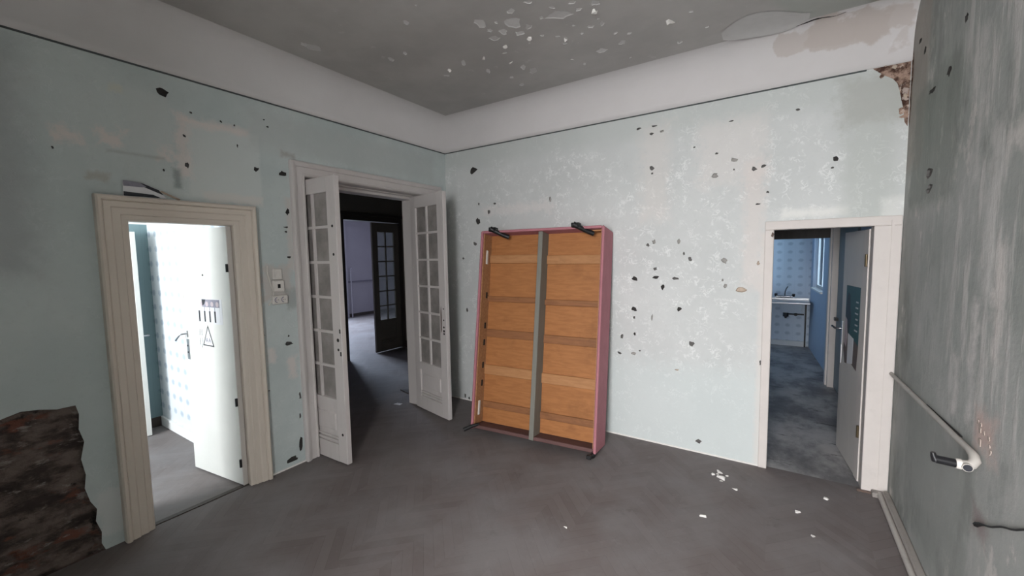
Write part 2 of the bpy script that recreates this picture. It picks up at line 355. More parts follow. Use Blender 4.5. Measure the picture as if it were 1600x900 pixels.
CHIPS_CEIL= [
    (2.13,-1.232,0.178,0.11),(1.835,-1.328,0.113,0.139),(1.654,-1.454,0.078,0.139),(1.617,-1.239,0.103,0.079),(1.718,-1.272,0.067,0.075),(1.806,-1.191,0.06,0.067),
    (1.9,-1.225,0.049,0.064),(1.897,-1.446,0.045,0.064),(2.044,-1.466,0.064,0.033),(2.381,-1.217,0.057,0.054),(2.267,-1.214,0.046,0.036),(2.25,-0.981,0.063,0.041),
    (2.331,-0.973,0.035,0.064),(2.169,-0.937,0.027,0.034),(2.199,-0.612,0.08,0.072),(2.363,-0.638,0.062,0.068),(2.369,-0.797,0.027,0.035),(2.448,-0.741,0.037,0.044),
    (1.581,-0.614,0.077,0.111),(1.552,-0.724,0.043,0.094),(1.36,-0.616,0.04,0.053),(1.354,-0.435,0.065,0.057),(1.269,-0.836,0.038,0.086),(1.193,-1.075,0.042,0.102),
    (0.759,-1.449,0.04,0.066),(0.925,-1.459,0.034,0.051),(1.254,-1.742,0.051,0.047),(2.005,-0.878,0.034,0.038),(1.994,-0.482,0.027,0.047),(0.922,-0.975,0.055,0.039),
    (0.433,-1.901,0.094,0.104),(0.42,-1.967,0.047,0.061),(0.192,-1.462,0.039,0.054),(1.447,-1.84,0.019,0.02),(2.926,-0.509,0.028,0.027),(2.867,-0.772,0.034,0.023),
    (2.723,-0.397,0.039,0.041),(2.344,-0.371,0.021,0.034),(1.747,-1.398,0.027,0.038),(2.022,-1.271,0.038,0.037),(1.651,-1.34,0.04,0.049),]

# ---------------------------------------------------------------- mesh helpers
class MB:
    """collects boxes, bars, tubes, prisms; build() links them as ONE mesh object"""
    def __init__(s): s.v = []; s.f = []; s.smooth = []
    def add(s, vs, fs, sm=False, T=None):
        o = len(s.v); s.v += [tuple(T @ Vector(p)) if T else tuple(p) for p in vs]
        s.f += [tuple(i+o for i in f) for f in fs]; s.smooth += [sm]*len(fs); return s
    def box(s, a, b, T=None, bev=0.):
        x0,y0,z0 = (min(a[i],b[i]) for i in range(3)); x1,y1,z1 = (max(a[i],b[i]) for i in range(3))
        if bev <= 0:
            vs = [(x0,y0,z0),(x1,y0,z0),(x1,y1,z0),(x0,y1,z0),(x0,y0,z1),(x1,y0,z1),(x1,y1,z1),(x0,y1,z1)]
            return s.add(vs, [(3,2,1,0),(4,5,6,7),(0,1,5,4),(1,2,6,5),(2,3,7,6),(3,0,4,7)], False, T)
        bm = bmesh.new(); bmesh.ops.create_cube(bm, size=1)
        for q in bm.verts: q.co = Vector(((x0+x1)/2+q.co.x*(x1-x0), (y0+y1)/2+q.co.y*(y1-y0), (z0+z1)/2+q.co.z*(z1-z0)))
        bmesh.ops.bevel(bm, geom=bm.edges[:], offset=min(bev, .45*min(x1-x0,y1-y0,z1-z0)), segments=1, affect='EDGES')
        bm.verts.index_update()
        s.add([q.co.copy() for q in bm.verts], [tuple(q.index for q in f.verts) for f in bm.faces], False, T); bm.free(); return s
    def tube(s, pts, r, n=12, T=None, cap=True):
        pts = [Vector(p) for p in pts]; rs = r if isinstance(r, (list,tuple)) else [r]*len(pts)
        vs = []; fs = []; prev = None
        for i, p in enumerate(pts):
            d = ((pts[min(i+1,len(pts)-1)]-p).normalized() + (p-pts[max(i-1,0)]).normalized())
            d = d.normalized() if d.length > 1e-6 else Vector((0,0,1))
            if prev is None: a = d.orthogonal().normalized()
            else: a = (prev - d*prev.dot(d)).normalized()
            prev = a; b = d.cross(a)
            vs += [p + (a*math.cos(k*2*math.pi/n)+b*math.sin(k*2*math.pi/n))*rs[i] for k in range(n)]
        for i in range(len(pts)-1):
            for k in range(n):
                j = (k+1) % n; fs.append((i*n+k, i*n+j, (i+1)*n+j, (i+1)*n+k))
        s.add(vs, fs, True, T)
        if cap:
            m = (len(pts)-1)*n
            s.add(vs[:n], [tuple(range(n))[::-1]], False, T); s.add(vs[m:m+n], [tuple(range(n))], False, T)
        return s
    def prism(s, poly, d, T=None):
        """poly: 3-D points of a flat outline, extruded by vector d"""
        n = len(poly); p = [Vector(q) for q in poly]; d = Vector(d)
        vs = p + [q+d for q in p]
        return s.add(vs, [tuple(range(n))[::-1], tuple(range(n,2*n))] + [(i,(i+1)%n,n+(i+1)%n,n+i) for i in range(n)], False, T)
    def build(s, name, mat, parent=None):
        me = bpy.data.meshes.new(name); me.from_pydata([tuple(q) for q in s.v], [], s.f)
        bm = bmesh.new(); bm.from_mesh(me); bmesh.ops.recalc_face_normals(bm, faces=bm.faces[:]); bm.to_mesh(me); bm.free()
        for p, q in zip(me.polygons, s.smooth): p.use_smooth = q
        me.materials.append(M[mat] if isinstance(mat, str) else mat)
        o = bpy.data.objects.new(name, me); C.objects.link(o)
        if parent: o.parent = parent
        return o

def empty(name, loc=(0,0,0), rz=0, label=None, cat=None, group=None, kind=None):
    o = bpy.data.objects.new(name, None); C.objects.link(o); o.location = loc; o.rotation_euler = (0,0,rz)
    o.empty_display_size = .1; return tag(o, label, cat, group, kind)
def tag(o, label=None, cat=None, group=None, kind=None):
    if label: o['label'] = label
    if cat: o['category'] = cat
    if group: o['group'] = group
    if kind: o['kind'] = kind
    return o
def struct(o, label=None): return tag(o, label, kind='structure')

def inside(p, poly):
    c = False; n = len(poly)
    for i in range(n):
        a, b = poly[i], poly[i-1]
        if (a[1] > p[1]) != (b[1] > p[1]) and p[0] < (b[0]-a[0])*(p[1]-a[1])/(b[1]-a[1])+a[0]: c = not c
    return c
def cdt_faces(outline, holes, extra=()):
    """triangles of a flat outline less its holes"""
    vs = []; es = []
    for poly in [outline]+list(holes):
        o = len(vs); n = len(poly); vs += [Vector(p) for p in poly]; es += [(o+i, o+(i+1)%n) for i in range(n)]
    vs += [Vector(p) for p in extra]
    r = geometry.delaunay_2d_cdt(vs, es, [], 0, 1e-6)
    V, F = r[0], r[2]; out = []
    for f in F:
        c = sum((V[i] for i in f), Vector((0,0)))/len(f)
        if inside(c, outline) and not any(inside(c, h) for h in holes): out.append(tuple(f))
    return V, out

def ragged(cx, cy, w, h, rot=0., n=9):
    """an uneven chip outline"""
    pts = []; ph = random.random()*6
    for i in range(n):
        a = ph + (i+random.uniform(-.3,.3))*2*math.pi/n; k = random.uniform(.58, 1.25)
        x, y = math.cos(a)*w/2*k, math.sin(a)*h/2*k
        pts.append((cx+x*math.cos(rot)-y*math.sin(rot), cy+x*math.sin(rot)+y*math.cos(rot)))
    return pts

def slab(name, fm, outline, mat, thick, through=(), recess=()):
    """a wall or ceiling: front face with its chips cut out, back face, and the sides of every edge.
    fm(u, v, depth) -> point; recess = (outline, depth, material, part name)"""
    m = MB(); V, F = cdt_faces(outline, list(through)+[r[0] for r in recess])
    m.add([fm(p[0],p[1],0) for p in V], F)
    V, F = cdt_faces(outline, list(through)); m.add([fm(p[0],p[1],thick) for p in V], F)
    for poly in [outline]+list(through):
        n = len(poly)
        m.add([fm(p[0],p[1],0) for p in poly]+[fm(p[0],p[1],thick) for p in poly], [(i,(i+1)%n,n+(i+1)%n,n+i) for i in range(n)])
    o = m.build(name, mat)
    for poly, dep, rm, pn in recess:
        n = len(poly); c = (sum(p[0] for p in poly)/n, sum(p[1] for p in poly)/n)
        k = MB(); inn = [(c[0]+(p[0]-c[0])*.84, c[1]+(p[1]-c[1])*.84) for p in poly]
        k.add([fm(p[0],p[1],0) for p in poly]+[fm(p[0],p[1],dep*random.uniform(.7,1.2)) for p in inn]+[fm(c[0],c[1],dep)],
              [(i,(i+1)%n,n+(i+1)%n,n+i) for i in range(n)]+[(n+i,n+(i+1)%n,2*n) for i in range(n)])
        k.build(pn, rm, o)
    return o

def rough(name, fm, poly, dep, amp, mat, parent, step=.025, sc=9.):
    """an uneven bared surface sunk into a ragged outline"""
    us = [p[0] for p in poly]; vs = [p[1] for p in poly]; ex = []
    u = min(us)
    while u < max(us):
        v = min(vs)
        while v < max(vs):
            q = (u+random.uniform(-.3,.3)*step, v+random.uniform(-.3,.3)*step)
            if inside(q, poly): ex.append(q)
            v += step
        u += step
    V, F = cdt_faces(poly, [], ex); n0 = len(poly)
    def d(p, i):
        e = noise.noise(Vector((p[0]*sc, p[1]*sc*1.6, 3.1)))+.5*noise.noise(Vector((p[0]*sc*2.7, p[1]*sc*3.3, 8.)))
        return dep+amp*e
    m = MB(); m.add([fm(p[0],p[1],0. if i < n0 else max(.003, d(p,i))) for i, p in enumerate(V)], F)
    return m.build(name, mat, parent)

# ---------------------------------------------------------------- the main room shell
RW, FY, CZL, ZL = 4.09, -4.60, 3.32, 2.975            # right wall x, front wall y, ceiling z, wallpaper top z
fL = lambda u, v, d: (-d, u, v)
fB = lambda u, v, d: (u, d, v)
fR = lambda u, v, d: (RW+d, u, v)
fF = lambda u, v, d: (u, FY-d, v)
fC = lambda u, v, d: (u, v, CZL+d)
def chips(data, tones, dep=(.008,.022), name='plaster_hole', rot=0.):
    return [(ragged(a, b, max(q*.9,.011), max(h*.9,.011), rot), random.uniform(*dep), tones(i), name) for i, (a,b,q,h) in enumerate(data)]

LD0, LD1, LDZ = -2.945, -2.335, 2.015                   # left doorway
DD0, DD1, DDZ = -1.785, -.235, 2.445                    # wide doorway
masonry = [(-4.0,.0),(-4.0,.93),(-3.75,.95),(-3.51,.935),(-3.44,.955),(-3.376,.945),(-3.31,.925),(-3.235,.925),(-3.225,.87),(-3.232,.78),(-3.215,.70),(-3.235,.60),(-3.222,.50),
           (-3.232,.42),(-3.215,.33),(-3.19,.27),(-3.20,.20),(-3.18,.12),(-3.185,.05),(-3.17,0)]
outl = [(FY,0)]+[(-4.0,0)]+masonry[1:-1]+[(-3.17,0),(LD0,0),(LD0,LDZ),(LD1,LDZ),(LD1,0),(DD0,0),(DD0,DDZ),(DD1,DDZ),(DD1,0),(0,0),(0,3.45),(FY,3.45)]
dk = {0,4,5,10,13,18,19,20,21}
wl = slab('wall_left', fL, outl, 'left', .10, (), chips(CHIPS_LEFT, lambda i: 'plaster_black' if i in dk else 'plaster_dark', (.012,.03)))
struct(wl, 'blue-green papered wall with the two open doorways')
rough('bared_masonry', fL, masonry[::-1], .028, .030, 'masonry', wl, .022, 8.)
m = MB(); m.box((-.10,-4.0,0),(-.075,-3.17,.96)); m.build('masonry_core', 'masonry', wl)

KX0, KX1, KZ = 3.352, 3.945, 1.915
corner_b = [(3.845,3.045),(3.90,3.052),(3.96,3.05),(4.02,3.06),(4.085,3.062),(4.085,2.56),(4.068,2.59),(4.058,2.68),(4.035,2.80),(4.022,2.85),(3.998,2.885),(3.95,2.92),(3.905,2.962),(3.87,3.0)]
tones = {3:'plaster_mid',8:'plaster_mid',9:'plaster_mid',7:'plaster_mid',13:'plaster_mid',14:'plaster_mid',17:'plaster_mid',25:'plaster_tan',28:'plaster_mid',24:'plaster_mid',23:'plaster_mid',33:'plaster_mid',36:'plaster_tan',37:'plaster_tan',48:'plaster_mid'}
darkb = {19,20,21,26,29,31,41,44,45,54,55}
wb = slab('wall_back', fB, [(0,0),(KX0,0),(KX0,KZ),(KX1,KZ),(KX1,0),(RW,0),(RW,3.45),(0,3.45)], 'back', .10, (),
     chips(CHIPS_BACK, lambda i: tones.get(i, 'plaster_black' if i in darkb else 'plaster_dark'), (.008,.02))+[(corner_b,.004,'rotten','bared_plaster')])
struct(wb, 'pale green papered wall with many small chipped holes')
rough('rotten_plaster', fB, corner_b, .012, .016, 'rotten', wb, .014, 22.)
corner_r = [(-.006,3.07),(-.006,2.58),(-.02,2.56),(-.035,2.66),(-.03,2.80),(-.055,2.88),(-.04,3.0)]
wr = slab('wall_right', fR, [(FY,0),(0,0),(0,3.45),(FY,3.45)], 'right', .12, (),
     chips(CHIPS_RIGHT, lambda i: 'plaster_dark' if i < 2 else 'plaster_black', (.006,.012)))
struct(wr, 'stained grey-green wall with pale vertical streaks')
rough('rotten_plaster', lambda u, v, d: (RW-.002+d*.2, u, v), corner_r, .006, .010, 'rotten', wr, .014, 22.)
# broken crust curling off the rotten corner
for k in range(16):
    v = random.uniform(2.60, 3.02); u = 4.075-random.uniform(0,.03) if v < 2.86 else random.uniform(3.93, 4.07)
    q = MB(); pl = ragged(u, v, random.uniform(.02,.05), random.uniform(.02,.05))
    T = Matrix.Translation((0,-.004,0))
    q.prism([fB(a,b,random.uniform(-.008,.002)) for a,b in pl], (0,.006,0), T); q.build('plaster_crust', random.choice(['crust','rotten','rotten','rotten','plaster_tan']), wb)
WIN = [(2.63,.12),(3.92,.12),(3.92,2.78),(2.63,2.78)]
wf = struct(slab('wall_front', fF, [(0,0),(RW,0),(RW,3.45),(0,3.45)], 'right', .90, [WIN]))
wi = struct(empty('window_1', (3.275,FY-.80,.12)))
q = MB()
for a, b in (((-.645,-.03,0),(-.60,.03,2.66)),((.60,-.03,0),(.645,.03,2.66)),((-.645,-.03,0),(.645,.03,.06)),((-.645,-.03,2.60),(.645,.03,2.66)),((-.025,-.03,.06),(.025,.03,2.60)),((-.60,-.03,1.9),(.60,.03,1.95))): q.box(a, b)
q.build('window_frame', 'white_paint', wi)

# ceiling with bared patches
cr = []
for i, (a,b,q,h) in enumerate(CHIPS_CEIL):
    if b > -.18 or a < .2: continue
    cr.append((ragged(a, b, q, min(h,.13), YAW, 11), .003, 'lime' if i % 3 else 'lime_mid', 'bared_patch'))
for i in range(14):
    a, b = random.uniform(1.55,2.35), random.uniform(-1.5,-1.0)
    s = random.uniform(.02,.05)
    if all((a-c[0][0][0])**2+(b-c[0][0][1])**2 > .01 for c in cr): cr.append((ragged(a,b,s,s*.8,YAW,7), .003, 'lime_mid', 'bared_patch'))
ce = struct(slab('ceiling', fC, [(0,FY),(RW,FY),(RW,0),(0,0)], 'ceiling', .10, (), cr), 'grey ceiling with flaking paint')
for (a,b,s) in [(1.62,-1.10,.045),(1.38,-1.05,.04),(1.02,-1.05,.035),(2.73,-.74,.05),(1.52,-.87,.04),(1.95,-.62,.035),(1.83,-1.1,.04),(2.05,-.95,.04),(2.35,-1.15,.05)]:
    q = MB(); pl = ragged(a, b, s, s*.7, random.random()*3, 7)
    zc = [CZL-.002-random.uniform(0,.018) for _ in pl]; zc[0] = zc[1] = CZL+.001
    vs = [(p[0],p[1],z) for p, z in zip(pl, zc)]; q.add(vs+[(x,y,z-.002) for x,y,z in vs], [tuple(range(7)), tuple(range(13,6,-1))]+[(i,(i+1)%7,7+(i+1)%7,7+i) for i in range(7)])
    q.build('paint_flake', 'white_chip', ce)
# a big sheet of paint coming away beside the coving
q = MB(); N = 12; K = 5; vs = []; fs = []
for i in range(N+1):
    f = i/N; cx = 3.00+.52*f; cyy = -.30-.04*math.sin(f*5); hw = .16*math.sin(math.pi*min(.97,.06+f*.95))**.6
    for j in range(K+1):
        g = j/K*2-1
        vs.append((cx, cyy+g*hw*(.85 if g > 0 else 1.1), CZL-.0015-.020*max(0,g)**1.6*math.sin(math.pi*f)**.5-.004*noise.noise(Vector((f*6,g*2,0)))**2))
for i in range(N):
    for j in range(K): a = i*(K+1)+j; fs.append((a,a+1,a+K+2,a+K+1))
q.add(vs, fs, True); q.add([(x,y,z-.002) for x,y,z in vs], fs, True); q.build('peeling_sheet', 'lime_mid', ce)
q = MB(); cp = []
for i in range(26):
    f = i/25; cp.append((3.10+.62*f, -.185-.012*math.sin(f*19)-.01*noise.noise(Vector((f*8,1,0))), 3.3175-.004*f))
q.tube(cp, [.001+.0045*math.sin(math.pi*i/25)*(1 if i % 5 else .4) for i in range(26)], 5); q.build('crack', 'black_gap', ce)

# coving: a quarter hollow from wallpaper top to ceiling, mitred in the corner
def cove_profile():
    r = [(.0,ZL+.0),(.012,ZL+.004),(.014,ZL+.05)]
    for k in range(9):
        a = k/8*math.pi/2; r.append((.014+.20*(1-math.cos(a)), ZL+.06+(CZL-.001-ZL-.06)*math.sin(a)))
    return r
pr = cove_profile(); q = MB(); n = len(pr)
vs = [(d,FY,z) for d,z in pr]+[(d,-d,z) for d,z in pr]+[(RW-.001,-d,z) for d,z in pr]
q.add(vs, [(k*n+i,k*n+i+1,(k+1)*n+i+1,(k+1)*n+i) for k in range(2) for i in range(n-1)], True)
struct(q.build('trim_1', 'cove', None), 'plain hollow plaster coving')
q = MB(); q.box((0,FY,ZL-.008),(.006,0,ZL+.002)); q.box((0,-.006,ZL-.008),(3.86,0,ZL+.002)); struct(q.build('trim_2', 'dark_line'), 'thin dark border along the top of the wallpaper')

# floors
q = MB(); q.box((-.02,FY-.9,-.10),(RW+.12,.03,0)); struct(q.build('floor', 'floor'), 'dusty brown herringbone parquet')
q = MB(); q.box((-2.9,-6.0,-.10),(-.02,1.9,0)); struct(q.build('floor.001', 'floor'))
q = MB(); q.box((-7.5,-1.0,-.10),(-2.9,8.2,0)); struct(q.build('floor.002', 'floor'))
q = MB(); q.box((1.9,.03,-.10),(4.3,5.6,0)); struct(q.build('floor.003', 'kfloor'), 'dirty dark kitchen floor')
# threshold strips
q = MB(); q.box((-.06,LD0,0),(-.02,LD1,.006)); struct(q.build('trim_3', 'dark_wood'), 'dark threshold strip of the left doorway')

# ---------------------------------------------------------------- door casings
def casing(name, prof, path, fm, mat, parent):
    """moulded three-sided architrave: prof = (offset outwards, projection); path = u0, u1, top"""
    u0, u1, zt = path; q = MB(); n = len(prof)
    vs = []
    for d, h in prof: vs += [fm(u0-d,0.,-h), fm(u0-d,zt+d,-h), fm(u1+d,zt+d,-h), fm(u1+d,0.,-h)]
    q.add(vs, [(i*4+k,i*4+k+1,((i+1)%n)*4+k+1,((i+1)%n)*4+k) for i in range(n) for k in range(3)])
    q.add(vs, [tuple(i*4 for i in range(n)), tuple(i*4+3 for i in range(n))][:0] or [])
    return q.build(name, mat, parent)
door1 = struct(empty('door_1', (0,0,0)), 'left doorway with wide beige moulded casing')
profA = [(-.012,-.09),(-.012,.010),(.0,.016),(.020,.018),(.026,.027),(.062,.027),(.070,.037),(.100,.040),(.105,.035),(.111,.050),(.126,.056),(.136,.048),(.138,.030),(.138,.0)]
casing('door_casing', profA, (LD0,LD1,LDZ), fL, 'beige_paint', door1)
door2 = struct(empty('door_2', (0,0,0)), 'wide doorway with two glazed leaves folded into the room')
profB = [(-.006,-.12),(-.006,.016),(.004,.028),(.016,.030),(.022,.020),(.030,.020),(.070,.022),(.076,.032),(.100,.040),(.113,.038),(.118,.026),(.118,.0)]
casing('door_casing', profB, (DD0,DD1,DDZ), fL, 'white_paint', door2)
q = MB(); q.box((-.30,DD0-.03,0),(-.245,DD0+.022,2.50)); q.box((-.30,-.43,0),(-.135,DD1+.05,2.50))
q.box((-.245,DD0-.03,0),(-.10,DD0+.004,2.50)); q.build('door_jamb', 'white_paint', door2)
q = MB(); q.box((-.30,DD0,2.40),(-.15,DD1,2.52),None,.004); q.box((-.15,DD0,2.43),(-.10,DD1,2.52)); q.box((-.16,DD0,2.425),(-.135,-.43,2.445),None,.004); q.build('door_head', 'white_paint', door2)
door3 = struct(empty('door_3', (0,0,0)), 'kitchen doorway with plain cream casing')
profC = [(-.004,-.10),(-.004,.014),(.0,.018),(.052,.018),(.056,.014),(.056,.0)]
q = MB(); q.box((KX0-.056,-.018,0),(KX0+.004,.10,KZ-.004),None,.004); q.build('casing_board', 'kitchen_paint', door3)
q = MB(); q.box((KX1-.004,-.022,0),(RW-.004,.10,KZ-.004),None,.004); q.box((KX1+.085,-.028,0),(KX1+.10,-.02,KZ+.03)); q.build('casing_board', 'kitchen_paint', door3)
q = MB(); q.box((KX0-.056,-.018,KZ-.004),(RW-.004,.10,KZ+.062),None,.004); q.build('casing_board', 'kitchen_paint', door3)
q = MB(); q.prism([(KX0-.008,-.019,KZ-.02),(KX0+.004,-.026,KZ-.035),(KX0-.004,-.040,KZ-.06),(KX0-.016,-.030,KZ-.052)], (.002,.004,0)); q.build('paint_splinter', 'brown_ink', door3)

# ---------------------------------------------------------------- glazed leaves of the wide doorway
LW, LT, LH = .64, .045, 2.405
def glazed_leaf(parent, name, mat, H=LH, W=LW, T=LT, rows=6, sill=.545, top=.125, stile=(.105,.115), gap=.022, panel=True, glass='dirty_glass'):
    """local: x 0..W along the leaf from its hinge, y 0..T thick, z 0..H; panes and panel are sub-parts"""
    q = MB(); a, b = stile; z0, z1 = sill, H-top
    q.box((0,0,0),(a,T,H),None,.003); q.box((W-b,0,0),(W,T,H),None,.003)
    q.box((a,0,z1),(W-b,T,H)); q.box((a,0,.0),(W-b,T,.15)); q.box((a,0,z0-.085),(W-b,T,z0))
    cx = (a+W-b)/2; q.box((cx-gap/2,.004,z0),(cx+gap/2,T-.004,z1)); ph = (z1-z0-gap*(rows-1))/rows
    for r in range(1, rows): zz = z0+r*(ph+gap); q.box((a,.006,zz-gap),(W-b,T-.006,zz))
    leaf = q.build(name, mat, parent)
    for r in range(rows):
        for k in range(2):
            x0 = a if k == 0 else cx+gap/2; x1 = cx-gap/2 if k == 0 else W-b; zz = z0+r*(ph+gap)
            MB().box((x0-.002,T/2-.002,zz-.002),(x1+.002,T/2+.002,zz+ph+.002)).build('pane', glass, leaf)
    if panel:
        p = MB(); p.box((a,.016,.15),(W-b,T-.016,z0-.085))
        p.box((a+.035,.006,.26),(W-b-.035,T-.006,z0-.13),None,.008)
        p.box((a,-.004,.165),(W-b,T+.004,.185),None,.005); p.box((a,-.001,.20),(W-b,T+.001,.212),None,.004)
        p.build('door_panel', mat, leaf)
    return leaf
def place(o, loc, rz): o.location = loc; o.rotation_euler = (0,0,rz); return o
L1 = place(glazed_leaf(door2, 'door_leaf', 'white_paint'), (-.238,-1.775,.012), math.radians(.6))
for z in (2.0,1.77,1.06,.98,.25):
    r_ = .012 if z != 1.06 else .016
    MB().tube([(LW-.05,-.0015,z),(LW-.05,.004,z)], r_, 10).build('bolt_hole', 'black_gap', L1)
for z in (.93,1.12): MB().box((LW-.028,-.0015,z),(LW-.012,.004,z+.035)).build('lock_slot', 'black_gap', L1)
MB().box((LW-.001,.012,.86),(LW+.0015,.034,1.16)).build('lock_plate', 'leaf_grey', L1)
L2 = place(glazed_leaf(door2, 'door_leaf', 'white_paint'), (-.123,-.475,.012), math.radians(-12.8))
MB().prism([(LW-.098,-.002,.93),(LW-.080,-.002,.96),(LW-.074,-.002,1.10),(LW-.082,-.002,1.22),(LW-.092,-.002,1.16),(LW-.096,-.002,1.05)], (0,.004,0)).build('split_in_wood', 'brown_ink', L2)
for z, w_ in ((1.19,.008),(1.07,.009),(.995,.011),(.955,.014),(.925,.012)): MB().tube([(LW-.040,-.002,z),(LW-.040,.004,z)], w_, 10).build('lock_hole', 'black_gap', L2)
MB().tube([(.030,-.002,1.62),(.030,.004,1.62)], .009, 9).build('bolt_hole', 'leaf_grey', L2)

# ---------------------------------------------------------------- left room
fill = lambda m, a, b: MB().box(a, b)
LRY = -2.255
struct(MB().box((-2.30,LRY,0),(-.10,LRY+.09,2.13)).build('wall_left_room_side', 'dots_x'), 'white wallpaper with rows of small grey-blue motifs')
struct(MB().box((-2.30,LRY,2.13),(-.10,LRY+.09,3.0)).build('wall_left_room_upper', 'room_white'))
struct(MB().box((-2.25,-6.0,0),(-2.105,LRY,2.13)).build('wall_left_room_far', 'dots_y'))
struct(MB().box((-2.25,-6.0,2.13),(-2.105,LRY,3.0)).build('wall_left_room_far_upper', 'room_white'))
f_ = lambda u, v, d: (u, -5.6-d, v)
struct(slab('wall_left_room_front', f_, [(-2.105,0),(0,0),(0,3.0),(-2.105,3.0)], 'room_white', .1, [[(-1.8,.9),(-.5,.9),(-.5,2.6),(-1.8,2.6)]]))
struct(MB().box((-.10,-5.7,0),(-.02,FY-.12,3.0)).build('wall_left_room_near', 'room_white'))
struct(MB().box((-2.25,-5.7,3.0),(-.10,LRY+.09,3.1)).build('ceiling.001', 'room_white'))
q = MB(); q.box((-2.105,LRY-.016,0),(-.10,LRY,.085)); q.box((-2.105,LRY-.020,.085),(-.10,LRY,.10)); struct(q.build('baseboard_left_room', 'room_white'), 'white skirting under the dotted wallpaper')
q = MB(); q.box((-2.105,-2.40,0),(-2.093,LRY-.02,.10)); struct(q.build('baseboard_left_room_far', 'dark_wood'))
struct(MB().box((-.36,-3.40,0),(-.10,-3.0,3.0)).build('wall_left_room_added_pier', 'room_white'))  # added unseen pier, shaped to throw a soft shadow on the white leaf
# far leaf standing open in that room, edge on
d6 = struct(empty('door_6', (-2.10,-2.405,.01), math.radians(-4)), 'narrow pale door leaf standing open at the far wall of the left room')
q = MB(); q.box((0,-.04,0),(.26,0,2.03),None,.003); lf = q.build('door_leaf', 'leaf_white', d6)
MB().tube([(.20,.002,1.0),(.20,.05,1.0),(.12,.055,1.0)], .009, 8).build('door_handle', 'steel', lf)
# white leaf of the left doorway
lw = .675
q = MB(); q.box((0,0,0),(lw,.036,1.985),None,.003)
l1 = q.build('door_leaf', 'leaf_white', door1); place(l1, (-.028,-2.350,.012), math.radians(180+6.7))
# local +y of the leaf now faces the camera side (-y)
T1 = l1.matrix_basis.copy()
MB().box((-.004,.002,.0),(.004,.0362,1.985)).build('hinge_edge', 'leaf_grey', l1)
for z in (.18,.66,1.68): MB().tube([(.0,.046,z-.03),(.0,.046,z+.03)], .009, 10).build('hinge', 'iron', l1)
hp = MB(); hp.box((lw-.062,.036,.93),(lw-.028,.040,1.10),None,.0015); hp = hp.build('lock_plate', 'steel', l1)
MB().tube([(lw-.045,.038,1.115),(lw-.045,.038,1.17)], .010, 10).build('handle_rose', 'steel', l1)
MB().tube([(lw-.045,.036,1.145),(lw-.045,.075,1.145),(lw-.035,.085,1.143),(lw+.035,.085,1.09)], .007, 8).build('door_handle', 'chrome', l1)
for z in (.99,1.045): MB().tube([(lw-.045,.0405,z),(lw-.045,.042,z)], .008, 10).build('keyhole', 'ink', l1)
MB().tube([(.345,.036,1.625),(.345,.0385,1.625)], .008, 10).build('peephole', 'iron', l1)
MB().box((lw-.03,.036,1.43),(lw-.024,.038,1.49)).build('scratch', 'leaf_grey', l1)

def on_leaf(name, label, cat): 
    o = empty(name, (0,0,0), 0, label, cat); o.matrix_world = T1 @ Matrix.Translation((0,.0365,0)); return o
# picture strip: a row of four figures, bare tops over pale blocks
ps = on_leaf('photo_print', 'black and white picture of four figures taped to the white door', 'picture')
def rect(parent, name, mat, x0, x1, z0, z1, d=.0012): return MB().box((x0,0,z0),(x1,d,z1)).build(name, mat, parent)
rect(ps, 'sheet', 'paper', .115, .475, 1.245, 1.440, .0008)
rect(ps, 'printed_backdrop', 'ink_grey', .145, .385, 1.345, 1.436, .0012)
for x in (.175,.245,.315,.385): 
    MB().tube([(x,.0012,1.40),(x,.0018,1.40)], .020, 12).build('printed_head', 'skin_ink', ps)
    rect(ps, 'printed_body', 'paper', x-.030, x+.030, 1.26, 1.375, .0017)
for x in (.212,.282,.352,.428): rect(ps, 'printed_shadow', 'ink', x-.011, x+.009, 1.258, 1.345, .0021)
MB().prism([(.385,0,1.436),(.33,0,1.436),(.35,0,1.40),(.375,0,1.385)], (0,.0022,0)).build('printed_hair', 'ink', ps)
ws = on_leaf('warning_sign', 'black outlined triangular warning sticker below the picture', 'sign')
q = MB(); A = [(.255,1.063),(.405,1.067),(.325,1.232)]; cx_, cz_ = .328, 1.115
B_ = [(cx_+(x-cx_)*.82, cz_+(z-cz_)*.82) for x, z in A]
q.add([(x,.0006,z) for x,z in A]+[(x,.0006,z) for x,z in B_]+[(x,.0014,z) for x,z in A]+[(x,.0014,z) for x,z in B_],
      [(i,(i+1)%3,3+(i+1)%3,3+i) for i in range(3)]+[(6+i,6+(i+1)%3,9+(i+1)%3,9+i) for i in range(3)]+[(i,(i+1)%3,6+(i+1)%3,6+i) for i in range(3)]); q.build('triangle_border', 'ink', ws)
MB().prism([(x,0,z) for x,z in A], (0,.0008,0)).build('sticker_ground', 'paper', ws)
for x in (.312,.350):
    q = MB(); q.prism([(x-.016,0,1.095),(x-.008,0,1.095),(x+.003,0,1.130),(x-.003,0,1.130)], (0,.0013,0)); q.prism([(x+.008,0,1.095),(x+.016,0,1.095),(x+.003,0,1.130),(x-.003,0,1.130)], (0,.0013,0)); q.box((x-.008,0,1.105),(x+.008,.0013,1.110)); q.build('sign_letter', 'ink_grey', ws)
sm = on_leaf('faded_sticker', 'faint grey lettering sticker left of the warning triangle', 'sticker')
for (x,z,w_,h_) in ((.455,1.17,.028,.05),(.42,1.17,.018,.05),(.455,1.095,.026,.055),(.42,1.095,.022,.055),(.425,1.055,.012,.02)):
    q = MB(); q.box((x-w_/2,0,z-h_/2),(x-w_/2+.006,.0012,z+h_/2)); q.box((x-w_/2,0,z-h_/2),(x+w_/2,.0012,z-h_/2+.008)); q.box((x-w_/2,0,z),(x+w_/2,.0012,z+.007)); q.build('faded_letter', 'ink_pale', sm)

